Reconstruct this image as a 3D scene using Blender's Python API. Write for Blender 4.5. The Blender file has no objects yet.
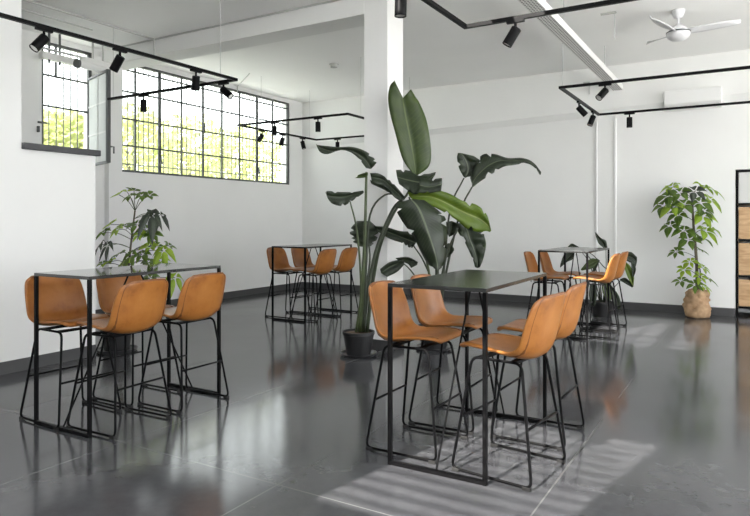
import bpy, bmesh, math, random
from mathutils import Vector, Matrix
C = bpy.context.scene.collection
V = Vector
PI = math.pi
random.seed(7)

# ------------------------------------------------------------------ camera frame
F, HZ, TH, HC = 630.0, 221.0, math.radians(30.75), 1.41
CT, ST = math.cos(TH), math.sin(TH)
def P(x, y, d):
    """point of the place that lies d metres deep and is seen at (x, y) of the photograph"""
    r = (x - 375.0) / F * d
    return V((r * CT - d * ST, r * ST + d * CT, HC + (HZ - y) / F * d))
RIGHT, FWD, UP = V((CT, ST, 0)), V((-ST, CT, 0)), V((0, 0, 1))

# ------------------------------------------------------------------ mesh builder
class MB:
    def __init__(s): s.v, s.f, s.uv = [], [], {}
    def add(s, vs, fs, uvs=None):
        o = len(s.v); s.v += [tuple(v) for v in vs]
        for f in fs: s.f.append(tuple(i + o for i in f))
        if uvs:
            for i, u in enumerate(uvs): s.uv[o + i] = u
        return s
    def box(s, x0, x1, y0, y1, z0, z1):
        x0, x1 = min(x0, x1), max(x0, x1); y0, y1 = min(y0, y1), max(y0, y1); z0, z1 = min(z0, z1), max(z0, z1)
        return s.add([(x0,y0,z0),(x1,y0,z0),(x1,y1,z0),(x0,y1,z0),(x0,y0,z1),(x1,y0,z1),(x1,y1,z1),(x0,y1,z1)],
                     [(0,3,2,1),(4,5,6,7),(0,1,5,4),(1,2,6,5),(2,3,7,6),(3,0,4,7)])
    def tube(s, pts, r, n=8, closed=False, cap=True):
        pts = [V(p) for p in pts]; m = len(pts); rs = r if isinstance(r, (list, tuple)) else [r] * m
        t0 = None; vs, fs = [], []
        nrm = None
        for i, p in enumerate(pts):
            a = pts[(i - 1) % m] if (closed or i > 0) else p
            b = pts[(i + 1) % m] if (closed or i < m - 1) else p
            t = (b - a).normalized()
            if nrm is None:
                nrm = t.cross(V((0, 0, 1)))
                if nrm.length < 1e-3: nrm = t.cross(V((0, 1, 0)))
                nrm.normalize()
            else:
                nrm = (nrm - t * nrm.dot(t)).normalized()
            bn = t.cross(nrm)
            for k in range(n):
                a_ = 2 * PI * k / n
                vs.append(p + (nrm * math.cos(a_) + bn * math.sin(a_)) * rs[i])
        for i in range(m if closed else m - 1):
            j = (i + 1) % m
            for k in range(n):
                q = (k + 1) % n
                fs.append((i*n+k, i*n+q, j*n+q, j*n+k))
        if cap and not closed:
            fs.append(tuple(range(n - 1, -1, -1))); fs.append(tuple((m-1)*n + k for k in range(n)))
        return s.add(vs, fs)
    def bar(s, a, b, w, h=None):
        """square bar between two points"""
        a, b = V(a), V(b); h = h or w; t = (b - a).normalized()
        u = t.cross(V((0, 0, 1)))
        if u.length < 1e-3: u = V((1, 0, 0))
        u.normalize(); w2 = u.cross(t)
        vs = [p + u * (sx * w / 2) + w2 * (sy * h / 2) for p in (a, b) for sx, sy in ((-1,-1),(1,-1),(1,1),(-1,1))]
        return s.add(vs, [(0,3,2,1),(4,5,6,7),(0,1,5,4),(1,2,6,5),(2,3,7,6),(3,0,4,7)])
    def lathe(s, prof, n=32, c=(0, 0, 0), axis=None):
        rot = V((0, 0, 1)).rotation_difference(V(axis)).to_matrix() if axis is not None else Matrix.Identity(3)
        c = V(c); vs, fs = [], []
        for r, z in prof:
            for k in range(n):
                a = 2 * PI * k / n
                vs.append(c + rot @ V((r * math.cos(a), r * math.sin(a), z)))
        m = len(prof)
        for i in range(m - 1):
            for k in range(n):
                q = (k + 1) % n; fs.append((i*n+k, i*n+q, (i+1)*n+q, (i+1)*n+k))
        fs.append(tuple(range(n - 1, -1, -1))); fs.append(tuple((m-1)*n + k for k in range(n)))
        return s.add(vs, fs)
    def grid(s, rows):
        m, n = len(rows), len(rows[0])
        vs = [p for r in rows for p in r]
        uvs = [(j / (n - 1), i / (m - 1)) for i in range(m) for j in range(n)]
        return s.add(vs, [(i*n+j, i*n+j+1, (i+1)*n+j+1, (i+1)*n+j) for i in range(m-1) for j in range(n-1)], uvs)
    def build(s, name, mat, parent=None, smooth=False, bevel=0, solid=0, subdiv=0, loc=None):
        me = bpy.data.meshes.new(name); me.from_pydata(s.v, [], s.f); me.update()
        if s.uv:
            ul = me.uv_layers.new(name='UVMap')
            for l in me.loops: ul.data[l.index].uv = s.uv.get(l.vertex_index, (0, 0))
        me.materials.append(mat)
        if smooth:
            for p in me.polygons: p.use_smooth = True
        o = bpy.data.objects.new(name, me); C.objects.link(o)
        if parent: o.parent = parent
        if loc is not None: o.location = loc
        if solid:
            m = o.modifiers.new('thickness', 'SOLIDIFY'); m.thickness = solid; m.offset = 0
        if bevel:
            m = o.modifiers.new('bevel', 'BEVEL'); m.width = bevel; m.segments = 2; m.limit_method = 'ANGLE'
        if subdiv:
            m = o.modifiers.new('subdivision', 'SUBSURF'); m.levels = subdiv; m.render_levels = subdiv
        return o

def tag(o, label=None, cat=None, group=None, kind=None):
    if label: o['label'] = label
    if cat: o['category'] = cat
    if group: o['group'] = group
    if kind: o['kind'] = kind
    return o
def thing(name, label, cat, loc=(0, 0, 0), rz=0, group=None):
    o = bpy.data.objects.new(name, None); C.objects.link(o); o.empty_display_size = .1
    o.location = loc; o.rotation_euler = (0, 0, rz)
    return tag(o, label, cat, group)
def struct(o, label=None, cat=None): return tag(o, label, cat, kind='structure')
def copy_tree(o, parent=None):
    c = o.copy(); C.objects.link(c)
    if parent: c.parent = parent
    for ch in list(o.children): copy_tree(ch, c)
    return c
def catmull(pts, n):
    pts = [V(p) for p in pts]; out = []
    q = [pts[0] * 2 - pts[1]] + pts + [pts[-1] * 2 - pts[-2]]
    for i in range(len(pts) - 1):
        a, b, c, d = q[i:i+4]
        for k in range(n):
            t = k / n
            out.append(.5 * ((2*b) + (c-a)*t + (2*a-5*b+4*c-d)*t*t + (3*b-a-3*c+d)*t**3))
    out.append(pts[-1]); return out
def fillet(pts, r, n=5):
    """closed polygon with rounded corners"""
    out = []; m = len(pts); pts = [V(p) for p in pts]
    for i in range(m):
        p, a, b = pts[i], pts[i-1], pts[(i+1) % m]
        ra = p + (a-p).normalized()*r; rb = p + (b-p).normalized()*r
        for k in range(n + 1):
            t = k / n
            out.append(ra*(1-t)**2 + p*2*t*(1-t) + rb*t*t)
    return out

# ------------------------------------------------------------------ materials
def new_mat(name):
    m = bpy.data.materials.new(name); m.use_nodes = True
    nt = m.node_tree; return m, nt, nt.nodes['Principled BSDF']
def N(nt, t, **kw):
    n = nt.nodes.new(t)
    for k, v in kw.items():
        if k in n.inputs: n.inputs[k].default_value = v
        else: setattr(n, k, v)
    return n
def ramp(nt, src, stops):
    r = nt.nodes.new('ShaderNodeValToRGB'); e = r.color_ramp.elements
    while len(e) < len(stops): e.new(.5)
    for i, (p, c) in enumerate(stops): e[i].position = p; e[i].color = (*c, 1)
    nt.links.new(src, r.inputs[0]); return r.outputs[0]
def simple(name, col, rough=.5, metal=0, noise=0, scale=8, coat=0, spec=.5, bump=0, bscale=60):
    m, nt, b = new_mat(name)
    b.inputs['Base Color'].default_value = (*col, 1); b.inputs['Roughness'].default_value = rough
    b.inputs['Metallic'].default_value = metal; b.inputs['Specular IOR Level'].default_value = spec
    b.inputs['Coat Weight'].default_value = coat
    tc = N(nt, 'ShaderNodeTexCoord')
    if noise:
        t = N(nt, 'ShaderNodeTexNoise', Scale=scale, Detail=5.0)
        nt.links.new(tc.outputs['Object'], t.inputs['Vector'])
        nt.links.new(ramp(nt, t.outputs['Fac'], [(.3, tuple(c*(1-noise) for c in col)), (.7, tuple(min(1, c*(1+noise)) for c in col))]), b.inputs['Base Color'])
    if bump:
        t = N(nt, 'ShaderNodeTexNoise', Scale=bscale, Detail=4.0); nt.links.new(tc.outputs['Object'], t.inputs['Vector'])
        bp = N(nt, 'ShaderNodeBump', Strength=bump, Distance=.01); nt.links.new(t.outputs['Fac'], bp.inputs['Height'])
        nt.links.new(bp.outputs['Normal'], b.inputs['Normal'])
    return m

M = {}
M['wall'] = simple('white plaster', (.82, .82, .81), .85, noise=.015, scale=1.5, bump=.08, bscale=25)
M['ceil'] = simple('white ceiling paint', (.93, .93, .92), .9, noise=.02, scale=.8)
M['trimwhite'] = simple('white gloss paint', (.82, .82, .81), .4)
M['plaster_edge'] = simple('white metal strip', (.9, .9, .9), .35)
M['black'] = simple('black powder coat', (.004, .004, .0045), .45, noise=.2, scale=30, spec=.1)
M['rod'] = simple('black steel rod', (.0035, .0035, .004), .42, noise=.2, scale=40, spec=.1)
M['rubber'] = simple('black rubber', (.01, .01, .01), .7)
M['tabletop'] = simple('dark grey table plate', (.022, .023, .022), .17, noise=.15, scale=12)
M['glossytop'] = simple('shiny dark grey table plate', (.03, .031, .03), .05, noise=.15, scale=12, spec=.8)
M['base'] = simple('dark grey skirting', (.06, .06, .062), .45, noise=.06, scale=6)
M['frame'] = simple('dark window steel', (.085, .09, .09), .5)
M['grille'] = simple('grey painted bar', (.14, .14, .14), .6)
M['cap'] = simple('anthracite sill', (.05, .05, .055), .5)
M['pot'] = simple('black plastic pot', (.012, .012, .013), .45, noise=.2, scale=20)
M['soil'] = simple('brown potting soil', (.07, .04, .022), .95, noise=.5, scale=60, bump=.8)
M['stem'] = simple('green petiole', (.055, .075, .028), .45, noise=.3, scale=10)
M['stemd'] = simple('dark green petiole', (.028, .038, .019), .45, noise=.3, scale=10)
M['trunk'] = simple('brown woody stem', (.10, .085, .05), .7, noise=.35, scale=25)
M['fan'] = simple('white fan plastic', (.72, .72, .74), .4)
M['tray'] = simple('white tray steel', (.8, .8, .78), .5)
M['lens'] = simple('pale lamp lens', (.75, .75, .72), .2)
M['ply_edge'] = simple('pale plywood', (.6, .45, .3), .6)
M['greyplate'] = simple('grey steel plate', (.25, .25, .26), .4)
M['panel'] = simple('pale grey panel', (.62, .62, .61), .35)
M['conduit'] = simple('white painted conduit', (.52, .52, .51), .5)
M['ground'] = simple('pale outdoor paving', (.75, .75, .73), .9, noise=.15, scale=.7)
M['detector'] = simple('grey plastic', (.45, .45, .43), .5)
M['seam'] = simple('dark brown stitching', (.17, .06, .015), .6)

# floor: polished concrete slabs with pale joints and worn smears
def floor_mat():
    m, nt, b = new_mat('polished dark concrete')
    geo = N(nt, 'ShaderNodeNewGeometry'); L = nt.links.new
    n1 = N(nt, 'ShaderNodeTexNoise', Scale=.9, Detail=6.0, Roughness=.6); L(geo.outputs['Position'], n1.inputs['Vector'])
    n2 = N(nt, 'ShaderNodeTexNoise', Scale=9.0, Detail=8.0, Roughness=.7); L(geo.outputs['Position'], n2.inputs['Vector'])
    mix = N(nt, 'ShaderNodeMath', operation='ADD'); mul = N(nt, 'ShaderNodeMath', operation='MULTIPLY'); mul.inputs[1].default_value = .35
    L(n2.outputs['Fac'], mul.inputs[0]); L(n1.outputs['Fac'], mix.inputs[0]); L(mul.outputs[0], mix.inputs[1])
    col = ramp(nt, mix.outputs[0], [(.45, FLOORC[0]), (.9, FLOORC[1])])
    sep = N(nt, 'ShaderNodeSeparateXYZ'); L(geo.outputs['Position'], sep.inputs[0])
    def lines(sock, off, pitch, w):
        a = N(nt, 'ShaderNodeMath', operation='ADD'); a.inputs[1].default_value = off; L(sock, a.inputs[0])
        q = N(nt, 'ShaderNodeMath', operation='PINGPONG'); q.inputs[1].default_value = pitch / 2; L(a.outputs[0], q.inputs[0])
        c = N(nt, 'ShaderNodeMath', operation='LESS_THAN'); c.inputs[1].default_value = w; L(q.outputs[0], c.inputs[0])
        return c.outputs[0]
    jx = lines(sep.outputs['X'], .90 + 1.27 * 10, 1.27, .0045); jy = lines(sep.outputs['Y'], -2.63 + 38.1, 3.81, .004)
    mx = N(nt, 'ShaderNodeMath', operation='MAXIMUM'); L(jx, mx.inputs[0]); L(jy, mx.inputs[1])
    # joints are filled pale in places and dark in others
    n3 = N(nt, 'ShaderNodeTexNoise', Scale=.45, Detail=2.0); L(geo.outputs['Position'], n3.inputs['Vector'])
    jc = ramp(nt, n3.outputs['Fac'], [(.38, (.06, .06, .06)), (.6, (.20, .20, .20))])
    mc = N(nt, 'ShaderNodeMixRGB'); L(mx.outputs[0], mc.inputs[0]); L(col, mc.inputs[1]); L(jc, mc.inputs[2])
    L(mc.outputs[0], b.inputs['Base Color'])
    rr = N(nt, 'ShaderNodeMapRange'); rr.inputs[1].default_value = .3; rr.inputs[2].default_value = .75
    rr.inputs[3].default_value = .09; rr.inputs[4].default_value = .19; L(n1.outputs['Fac'], rr.inputs[0])
    L(rr.outputs[0], b.inputs['Roughness'])
    bp = N(nt, 'ShaderNodeBump', Strength=.03, Distance=.01); L(n2.outputs['Fac'], bp.inputs['Height']); L(bp.outputs['Normal'], b.inputs['Normal'])
    b.inputs['Specular IOR Level'].default_value = .40
    return m
FLOORC = ((.036, .037, .041), (.076, .077, .084))
M['floor'] = floor_mat()

def leather_mat():
    m, nt, b = new_mat('tan leather'); L = nt.links.new
    tc = N(nt, 'ShaderNodeTexCoord')
    n = N(nt, 'ShaderNodeTexNoise', Scale=5.0, Detail=6.0, Roughness=.65); L(tc.outputs['Object'], n.inputs['Vector'])
    L(ramp(nt, n.outputs['Fac'], [(.25, (.17, .055, .011)), (.45, (.34, .125, .025)), (.8, (.44, .185, .045))]), b.inputs['Base Color'])
    v = N(nt, 'ShaderNodeTexVoronoi', Scale=220.0); L(tc.outputs['Object'], v.inputs['Vector'])
    bp = N(nt, 'ShaderNodeBump', Strength=.12, Distance=.002); L(v.outputs['Distance'], bp.inputs['Height']); L(bp.outputs['Normal'], b.inputs['Normal'])
    b.inputs['Roughness'].default_value = .36; b.inputs['Specular IOR Level'].default_value = .5
    return m
M['leather'] = leather_mat()

def leaf_mat(name, c0, c1, rib, trans=.25, rough=.38, veins=26):
    m, nt, b = new_mat(name); L = nt.links.new
    uv = N(nt, 'ShaderNodeUVMap'); sep = N(nt, 'ShaderNodeSeparateXYZ'); L(uv.outputs[0], sep.inputs[0])
    # |u - .5|
    s = N(nt, 'ShaderNodeMath', operation='SUBTRACT'); s.inputs[1].default_value = .5; L(sep.outputs[0], s.inputs[0])
    a = N(nt, 'ShaderNodeMath', operation='ABSOLUTE'); L(s.outputs[0], a.inputs[0])
    k = N(nt, 'ShaderNodeMath', operation='MULTIPLY'); k.inputs[1].default_value = -.35; L(a.outputs[0], k.inputs[0])
    w = N(nt, 'ShaderNodeMath', operation='ADD'); L(k.outputs[0], w.inputs[0]); L(sep.outputs[1], w.inputs[1])
    w2 = N(nt, 'ShaderNodeMath', operation='MULTIPLY'); w2.inputs[1].default_value = veins; L(w.outputs[0], w2.inputs[0])
    fr = N(nt, 'ShaderNodeMath', operation='FRACT'); L(w2.outputs[0], fr.inputs[0])
    tc = N(nt, 'ShaderNodeTexCoord'); n = N(nt, 'ShaderNodeTexNoise', Scale=7.0, Detail=4.0); L(tc.outputs['Object'], n.inputs['Vector'])
    col = ramp(nt, n.outputs['Fac'], [(.3, c0), (.7, c1)])
    vein = ramp(nt, fr.outputs[0], [(0, (1, 1, 1)), (.10, (.0, .0, .0)), (.9, (0, 0, 0)), (1, (1, 1, 1))])
    vm = N(nt, 'ShaderNodeMath', operation='MULTIPLY'); vm.inputs[1].default_value = .35; L(vein, vm.inputs[0])
    m1 = N(nt, 'ShaderNodeMixRGB'); L(vm.outputs[0], m1.inputs[0]); L(col, m1.inputs[1]); m1.inputs[2].default_value = (*rib, 1)
    lt = N(nt, 'ShaderNodeMath', operation='LESS_THAN'); lt.inputs[1].default_value = .025; L(a.outputs[0], lt.inputs[0])
    m2 = N(nt, 'ShaderNodeMixRGB'); L(lt.outputs[0], m2.inputs[0]); L(m1.outputs[0], m2.inputs[1]); m2.inputs[2].default_value = (*rib, 1)
    L(m2.outputs[0], b.inputs['Base Color']); b.inputs['Roughness'].default_value = rough
    bp = N(nt, 'ShaderNodeBump', Strength=.25, Distance=.006); L(fr.outputs[0], bp.inputs['Height']); L(bp.outputs['Normal'], b.inputs['Normal'])
    tr = N(nt, 'ShaderNodeBsdfTranslucent')
    mg = N(nt, 'ShaderNodeMixRGB', blend_type='MULTIPLY'); mg.inputs[0].default_value = 1; L(m2.outputs[0], mg.inputs[1]); mg.inputs[2].default_value = (1.5, 1.7, .5, 1)
    L(mg.outputs[0], tr.inputs['Color'])
    ms = N(nt, 'ShaderNodeMixShader'); ms.inputs[0].default_value = trans
    L(b.outputs[0], ms.inputs[1]); L(tr.outputs[0], ms.inputs[2]); L(ms.outputs[0], nt.nodes['Material Output'].inputs[0])
    return m
M['leafdark'] = leaf_mat('dark banana leaf', (.013, .021, .011), (.028, .042, .021), (.11, .135, .085))
M['leafmid'] = leaf_mat('green banana leaf', (.028, .052, .010), (.052, .082, .015), (.10, .14, .04), .25)
M['leaflit'] = leaf_mat('lit yellow green leaf', (.085, .145, .016), (.15, .22, .025), (.28, .33, .09), .35)  # light shining through the blade is put into this brighter green
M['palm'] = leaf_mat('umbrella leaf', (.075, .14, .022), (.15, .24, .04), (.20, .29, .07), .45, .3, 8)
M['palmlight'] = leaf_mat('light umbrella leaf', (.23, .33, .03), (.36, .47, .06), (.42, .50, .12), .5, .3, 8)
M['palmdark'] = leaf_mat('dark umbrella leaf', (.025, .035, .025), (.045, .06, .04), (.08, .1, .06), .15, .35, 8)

def foliage_mat():
    m, nt, b = new_mat('garden foliage'); L = nt.links.new
    oi = N(nt, 'ShaderNodeNewGeometry'); n = N(nt, 'ShaderNodeTexNoise', Scale=2.5, Detail=5.0); L(oi.outputs['Position'], n.inputs['Vector'])
    c = ramp(nt, n.outputs['Fac'], [(.3, (.40, .45, .14)), (.7, (.66, .67, .36))])
    L(c, b.inputs['Base Color']); b.inputs['Roughness'].default_value = .6
    tr = N(nt, 'ShaderNodeBsdfTranslucent'); L(c, tr.inputs['Color'])
    ms = N(nt, 'ShaderNodeMixShader'); ms.inputs[0].default_value = .4
    L(b.outputs[0], ms.inputs[1]); L(tr.outputs[0], ms.inputs[2]); L(ms.outputs[0], nt.nodes['Material Output'].inputs[0])
    return m
M['foliage'] = foliage_mat()
def glass_mat():
    m, nt, b = new_mat('thin window glass'); L = nt.links.new
    t = N(nt, 'ShaderNodeBsdfTransparent'); t.inputs[0].default_value = (.95, .97, .96, 1)
    g = N(nt, 'ShaderNodeBsdfGlossy', Roughness=.02)
    ms = N(nt, 'ShaderNodeMixShader'); ms.inputs[0].default_value = .06
    L(t.outputs[0], ms.inputs[1]); L(g.outputs[0], ms.inputs[2]); L(ms.outputs[0], nt.nodes['Material Output'].inputs[0])
    return m
M['glass'] = glass_mat()
def frosted_mat():
    m, nt, b = new_mat('milky sash glass'); L = nt.links.new
    t = N(nt, 'ShaderNodeBsdfTransparent'); t.inputs[0].default_value = (.97, .98, .98, 1)
    d = N(nt, 'ShaderNodeBsdfDiffuse'); d.inputs[0].default_value = (.86, .88, .87, 1)
    ms = N(nt, 'ShaderNodeMixShader'); ms.inputs[0].default_value = .55
    L(t.outputs[0], ms.inputs[1]); L(d.outputs[0], ms.inputs[2]); L(ms.outputs[0], nt.nodes['Material Output'].inputs[0])
    return m
M['frosted'] = frosted_mat()
def burlap_mat():
    m, nt, b = new_mat('burlap'); L = nt.links.new
    tc = N(nt, 'ShaderNodeTexCoord'); n = N(nt, 'ShaderNodeTexNoise', Scale=14.0, Detail=5.0); L(tc.outputs['Object'], n.inputs['Vector'])
    L(ramp(nt, n.outputs['Fac'], [(.3, (.36, .22, .12)), (.7, (.56, .38, .23))]), b.inputs['Base Color']); b.inputs['Roughness'].default_value = .95
    w = N(nt, 'ShaderNodeTexWave', Scale=60.0); L(tc.outputs['Object'], w.inputs['Vector'])
    bp = N(nt, 'ShaderNodeBump', Strength=.3, Distance=.004); L(w.outputs['Fac'], bp.inputs['Height']); L(bp.outputs['Normal'], b.inputs['Normal'])
    return m
M['burlap'] = burlap_mat()
def wood_mat():
    m, nt, b = new_mat('pine board'); L = nt.links.new
    tc = N(nt, 'ShaderNodeTexCoord'); mp = N(nt, 'ShaderNodeMapping'); mp.inputs['Scale'].default_value = (1, 1, 6); L(tc.outputs['Object'], mp.inputs[0])
    w = N(nt, 'ShaderNodeTexNoise', Scale=3.0, Detail=6.0, Distortion=1.2); L(mp.outputs[0], w.inputs['Vector'])
    L(ramp(nt, w.outputs['Fac'], [(.3, (.46, .27, .13)), (.7, (.66, .44, .25))]), b.inputs['Base Color']); b.inputs['Roughness'].default_value = .5
    return m
M['wood'] = wood_mat()
def perforated_mat():
    m, nt, b = new_mat('perforated tray base'); L = nt.links.new
    geo = N(nt, 'ShaderNodeNewGeometry'); sep = N(nt, 'ShaderNodeSeparateXYZ'); L(geo.outputs['Position'], sep.inputs[0])
    def stripe(sock, pitch, duty):
        q = N(nt, 'ShaderNodeMath', operation='PINGPONG'); q.inputs[1].default_value = pitch / 2; L(sock, q.inputs[0])
        c = N(nt, 'ShaderNodeMath', operation='LESS_THAN'); c.inputs[1].default_value = pitch / 2 * duty; L(q.outputs[0], c.inputs[0]); return c.outputs[0]
    a = N(nt, 'ShaderNodeMath', operation='MULTIPLY'); L(stripe(sep.outputs['X'], .03, .5), a.inputs[0]); L(stripe(sep.outputs['Y'], .05, .6), a.inputs[1])
    mc = N(nt, 'ShaderNodeMixRGB'); L(a.outputs[0], mc.inputs[0]); mc.inputs[1].default_value = (.75, .75, .73, 1); mc.inputs[2].default_value = (.16, .16, .16, 1)
    L(mc.outputs[0], b.inputs['Base Color']); b.inputs['Roughness'].default_value = .5
    return m
M['perf'] = perforated_mat()

# ------------------------------------------------------------------ room shell
XL, YB, ZC = -8.2, 10.75, 3.93          # window wall, far wall, ceiling
XR, YF = 3.6, -1.0                      # glazed wall and shuttered wall out of the picture
struct(MB().box(XL - .2, XR + .2, YF - .2, 11.6, -.12, 0).build('floor', M['floor']))
KX0, KX1, KY0, KY1 = 1.0, 2.6, -.4, 4.0      # unseen rooflights, added for daylight and the far sun patch
LX0, LX1, LY0, LY1 = -2.8, -1.6, 1.9, 3.9
c = MB()
xs, ys = [XL-.2, LX0, LX1, KX0, KX1, XR+.2], [YF-.2, KY0, LY0, KY1, LY1, 11.6]
for a in range(5):
    for b in range(5):
        mx_, my_ = (xs[a]+xs[a+1])/2, (ys[b]+ys[b+1])/2
        if (KX0 < mx_ < KX1 and KY0 < my_ < KY1) or (LX0 < mx_ < LX1 and LY0 < my_ < LY1): continue
        c.box(xs[a], xs[a+1], ys[b], ys[b+1], ZC, ZC+.1)
struct(c.build('ceiling', M['ceil']))
k = MB()
for y in (.3, 1.4, 2.5, 3.5): k.box(KX0, KX1, y-.02, y+.02, ZC+.05, ZC+.1)
for y in (2.15, 2.6): k.box(LX0, LX1, y-.025, y+.025, ZC+.05, ZC+.1)
struct(k.build('added_rooflight', M['frame']))  # bars of the added rooflights
# window wall with its two openings
SY0, SY1, BY0, BY1, WZ0, WZ1 = 5.0, 5.76, 6.21, 10.32, 2.16, 3.85
w = MB()
w.box(XL-.2, XL, YF, YB, 0, WZ0); w.box(XL-.2, XL, YF, YB, WZ1, ZC)
w.box(XL-.2, XL, YF, SY0, WZ0, WZ1); w.box(XL-.2, XL, SY1, BY0, WZ0, WZ1); w.box(XL-.2, XL, BY1, YB, WZ0, WZ1)
struct(w.build('wall_left', M['wall']))
struct(MB().box(XL, XL+.10, 5.96, 6.19, 0, ZC-.2).build('trim_1', M['wall']))   # pilaster between the windows
# far wall with the niche of the cabinet
NX0, NX1 = -.185, 1.9
w = MB().box(XL-.2, NX0, YB, YB+.2, 0, ZC).box(NX0, NX1, YB, YB+.2, 2.172, ZC).box(NX1, XR+.2, YB, YB+.2, 0, ZC)
w.box(NX0-.2, NX0-.001, YB+.2, 11.5, 0, 2.4).box(NX1, NX1+.2, YB+.2, 11.5, 0, 2.4).box(NX0-.2, NX1+.2, 11.4, 11.6, 0, 2.4).box(NX0, NX1, YB+.2, 11.4, 2.172, 2.4)
struct(w.build('wall_back', M['wall']))
# ledge along the far wall and the shallow pilaster with its two pale strips
l = MB(); 
xa, xb = XL, XR
def lz(x): return 3.075 + (x + 3.7) * .030
l.add([(xa,YB-.012,lz(xa)),(xb,YB-.012,lz(xb)),(xb,YB,lz(xb)),(xa,YB,lz(xa)),(xa,YB-.075,lz(xa)+.10),(xb,YB-.075,lz(xb)+.10),(xb,YB,lz(xb)+.115),(xa,YB,lz(xa)+.115)],
      [(0,3,2,1),(4,5,6,7),(0,1,5,4),(1,2,6,5),(2,3,7,6),(3,0,4,7)])
struct(l.build('trim_2', M['wall']))
def xw(px, y=YB):                       # X where a sight line meets the plane Y = y
    s = (px - 375) / F; return y * (s*CT - ST) / (s*ST + CT)
def yw(px, x):
    s = (px - 375) / F; return x * (s*ST + CT) / (s*CT - ST)
px0, px1 = xw(597), xw(615.5)
struct(MB().box(px0, px1, YB-.012, YB, 0, 3.1).build('trim_3', M['wall']))
struct(MB().box(px0-.010, px0+.010, YB-.035, YB, .1, 3.06).build('trim_4', M['plaster_edge']))
struct(MB().box(px1-.012, px1+.012, YB-.035, YB, .1, 3.06).build('trim_5', M['plaster_edge']))
# white partition: full height nearer the camera, then a lower part with a dark cap
PX, PY0, PY1 = -5.9, 3.4, 4.18
w = MB().box(PX-.2, PX, YF, PY0, 0, ZC).box(PX-.2, PX, PY0, PY1, 0, 2.09)
struct(w.build('wall_partition', M['wall']))
struct(MB().box(PX-.23, PX+.045, PY0, PY1+.035, 2.09, 2.15).build('trim_6', M['cap'], bevel=.004))
# skirting boards
BH = .115
struct(MB().box(PX, PX+.015, YF, PY1, 0, BH).build('baseboard_partition', M['base']))
struct(MB().box(XL, XL+.015, YF, YB, 0, BH).build('baseboard_left', M['base']))
struct(MB().box(XL+.015, NX0, YB-.05, YB, 0, BH).build('baseboard_back', M['base']))
# column and cross beam
cx0, cy0 = -3.67, 5.93
cw, cd = .30, .36
struct(MB().box(cx0, cx0+cw, cy0, cy0+cd, 0, ZC).build('column', M['wall'], bevel=.006))
struct(MB().box(XL, cx0, cy0, cy0+cd, 3.70, ZC).build('beam', M['wall'], bevel=.004))
struct(MB().box(cx0-.008, cx0+cw+.008, cy0-.008, cy0+cd+.008, 0, BH).build('baseboard_column', M['base']))
# glazed wall beside the picture: piers and a low parapet, four large openings
w = MB().box(XR, XR+.2, YF, 11.6, 0, .5).box(XR, XR+.2, YF, 11.6, 3.6, ZC)
for y in (YF, .6, 3.7, 6.8, 9.9): w.box(XR, XR+.2, y, y+.22, .5, 3.6)
w.box(XR, XR+.2, 10.1, 11.6, .5, 3.6)
struct(w.build('wall_right', M['wall']))
# shuttered wall behind the camera: a slatted opening for the sun, a glazed one added for fill
A = (-2.62, -1.5, 2.52, 3.84); G = (1.0, 3.4, .6, 3.6)   # x0, x1, z0, z1
w = MB().box(XL-.2, A[0], YF-.2, YF, 0, ZC).box(A[0], A[1], YF-.2, YF, 0, A[2]).box(A[0], A[1], YF-.2, YF, A[3], ZC)
w.box(A[1], G[0], YF-.2, YF, 0, ZC).box(G[1], XR+.2, YF-.2, YF, 0, ZC).box(G[0], G[1], YF-.2, YF, 0, G[2]).box(G[0], G[1], YF-.2, YF, G[3], ZC)
struct(w.build('wall_front', M['wall']))
s = MB(); z = A[2]
while z < A[3]:
    s.box(A[0], A[1], YF-.06, YF-.05, z, z + .020); z += .094
struct(s.build('window_3', M['grille']))
s = MB().box(G[0], G[1], YF-.12, YF-.08, 2.3, 2.36)
for x in (1.7, 2.4): s.box(x, x+.05, YF-.12, YF-.08, G[2], G[3])
struct(s.build('added_fill_window', M['frame']))  # unseen glazing, added to brighten the room from behind the camera

# ------------------------------------------------------------------ windows of the left wall
ZB = [2.16, 2.57, 2.98, 3.40, 3.73, 3.83]
def steel_window(name, y0, y1, mull, heavy, label, bars=ZB[1:-1], from_z=WZ0):
    r = bpy.data.objects.new(name, None); C.objects.link(r); struct(r, label, 'window')
    x = XL - .035
    f = MB()
    f.box(x-.02, x+.02, y0, y1, WZ0, WZ0+.035).box(x-.02, x+.02, y0, y1, WZ1-.035, WZ1)
    f.box(x-.02, x+.02, y0, y0+.035, WZ0, WZ1).box(x-.02, x+.02, y1-.045, y1, WZ0, WZ1)
    for z in bars: f.box(x-.014, x+.014, y0, y1, z-.012, z+.012)
    for i, y in enumerate(mull):
        h = .024 if i in heavy else .012
        f.box(x-.016, x+.016, y-h, y+h, from_z, WZ1)
    f.build('window_frame', M['frame'], r)
    MB().box(x-.003, x+.003, y0+.02, y1-.02, WZ0+.02, WZ1-.02).build('glass_pane', M['glass'], r)
    g = MB(); n = int((y1 - y0) / .1)
    for i in range(1, n): g.tube([(XL-.19, y0+(y1-y0)*i/n, WZ0), (XL-.19, y0+(y1-y0)*i/n, WZ1)], .008, 6)
    for z in (2.30,): g.box(XL-.2, XL-.18, y0, y1, z-.008, z+.008)
    g.build('security_grille', M['grille'], r)
    return r
MUL = [6.53, 7.0, 7.46, 7.94, 8.405, 8.865, 9.35, 9.81]
w2 = steel_window('window_2', BY0, BY1, MUL, {1, 6}, 'long steel-framed grid window high on the white wall')
for y in (7.0, 9.36):
    MB().box(XL-.02, XL+.01, y-.012, y+.012, 2.36, 2.46).box(XL+.0, XL+.03, y-.012, y+.012, 2.33, 2.37).build('window_latch', M['frame'], w2)
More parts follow.
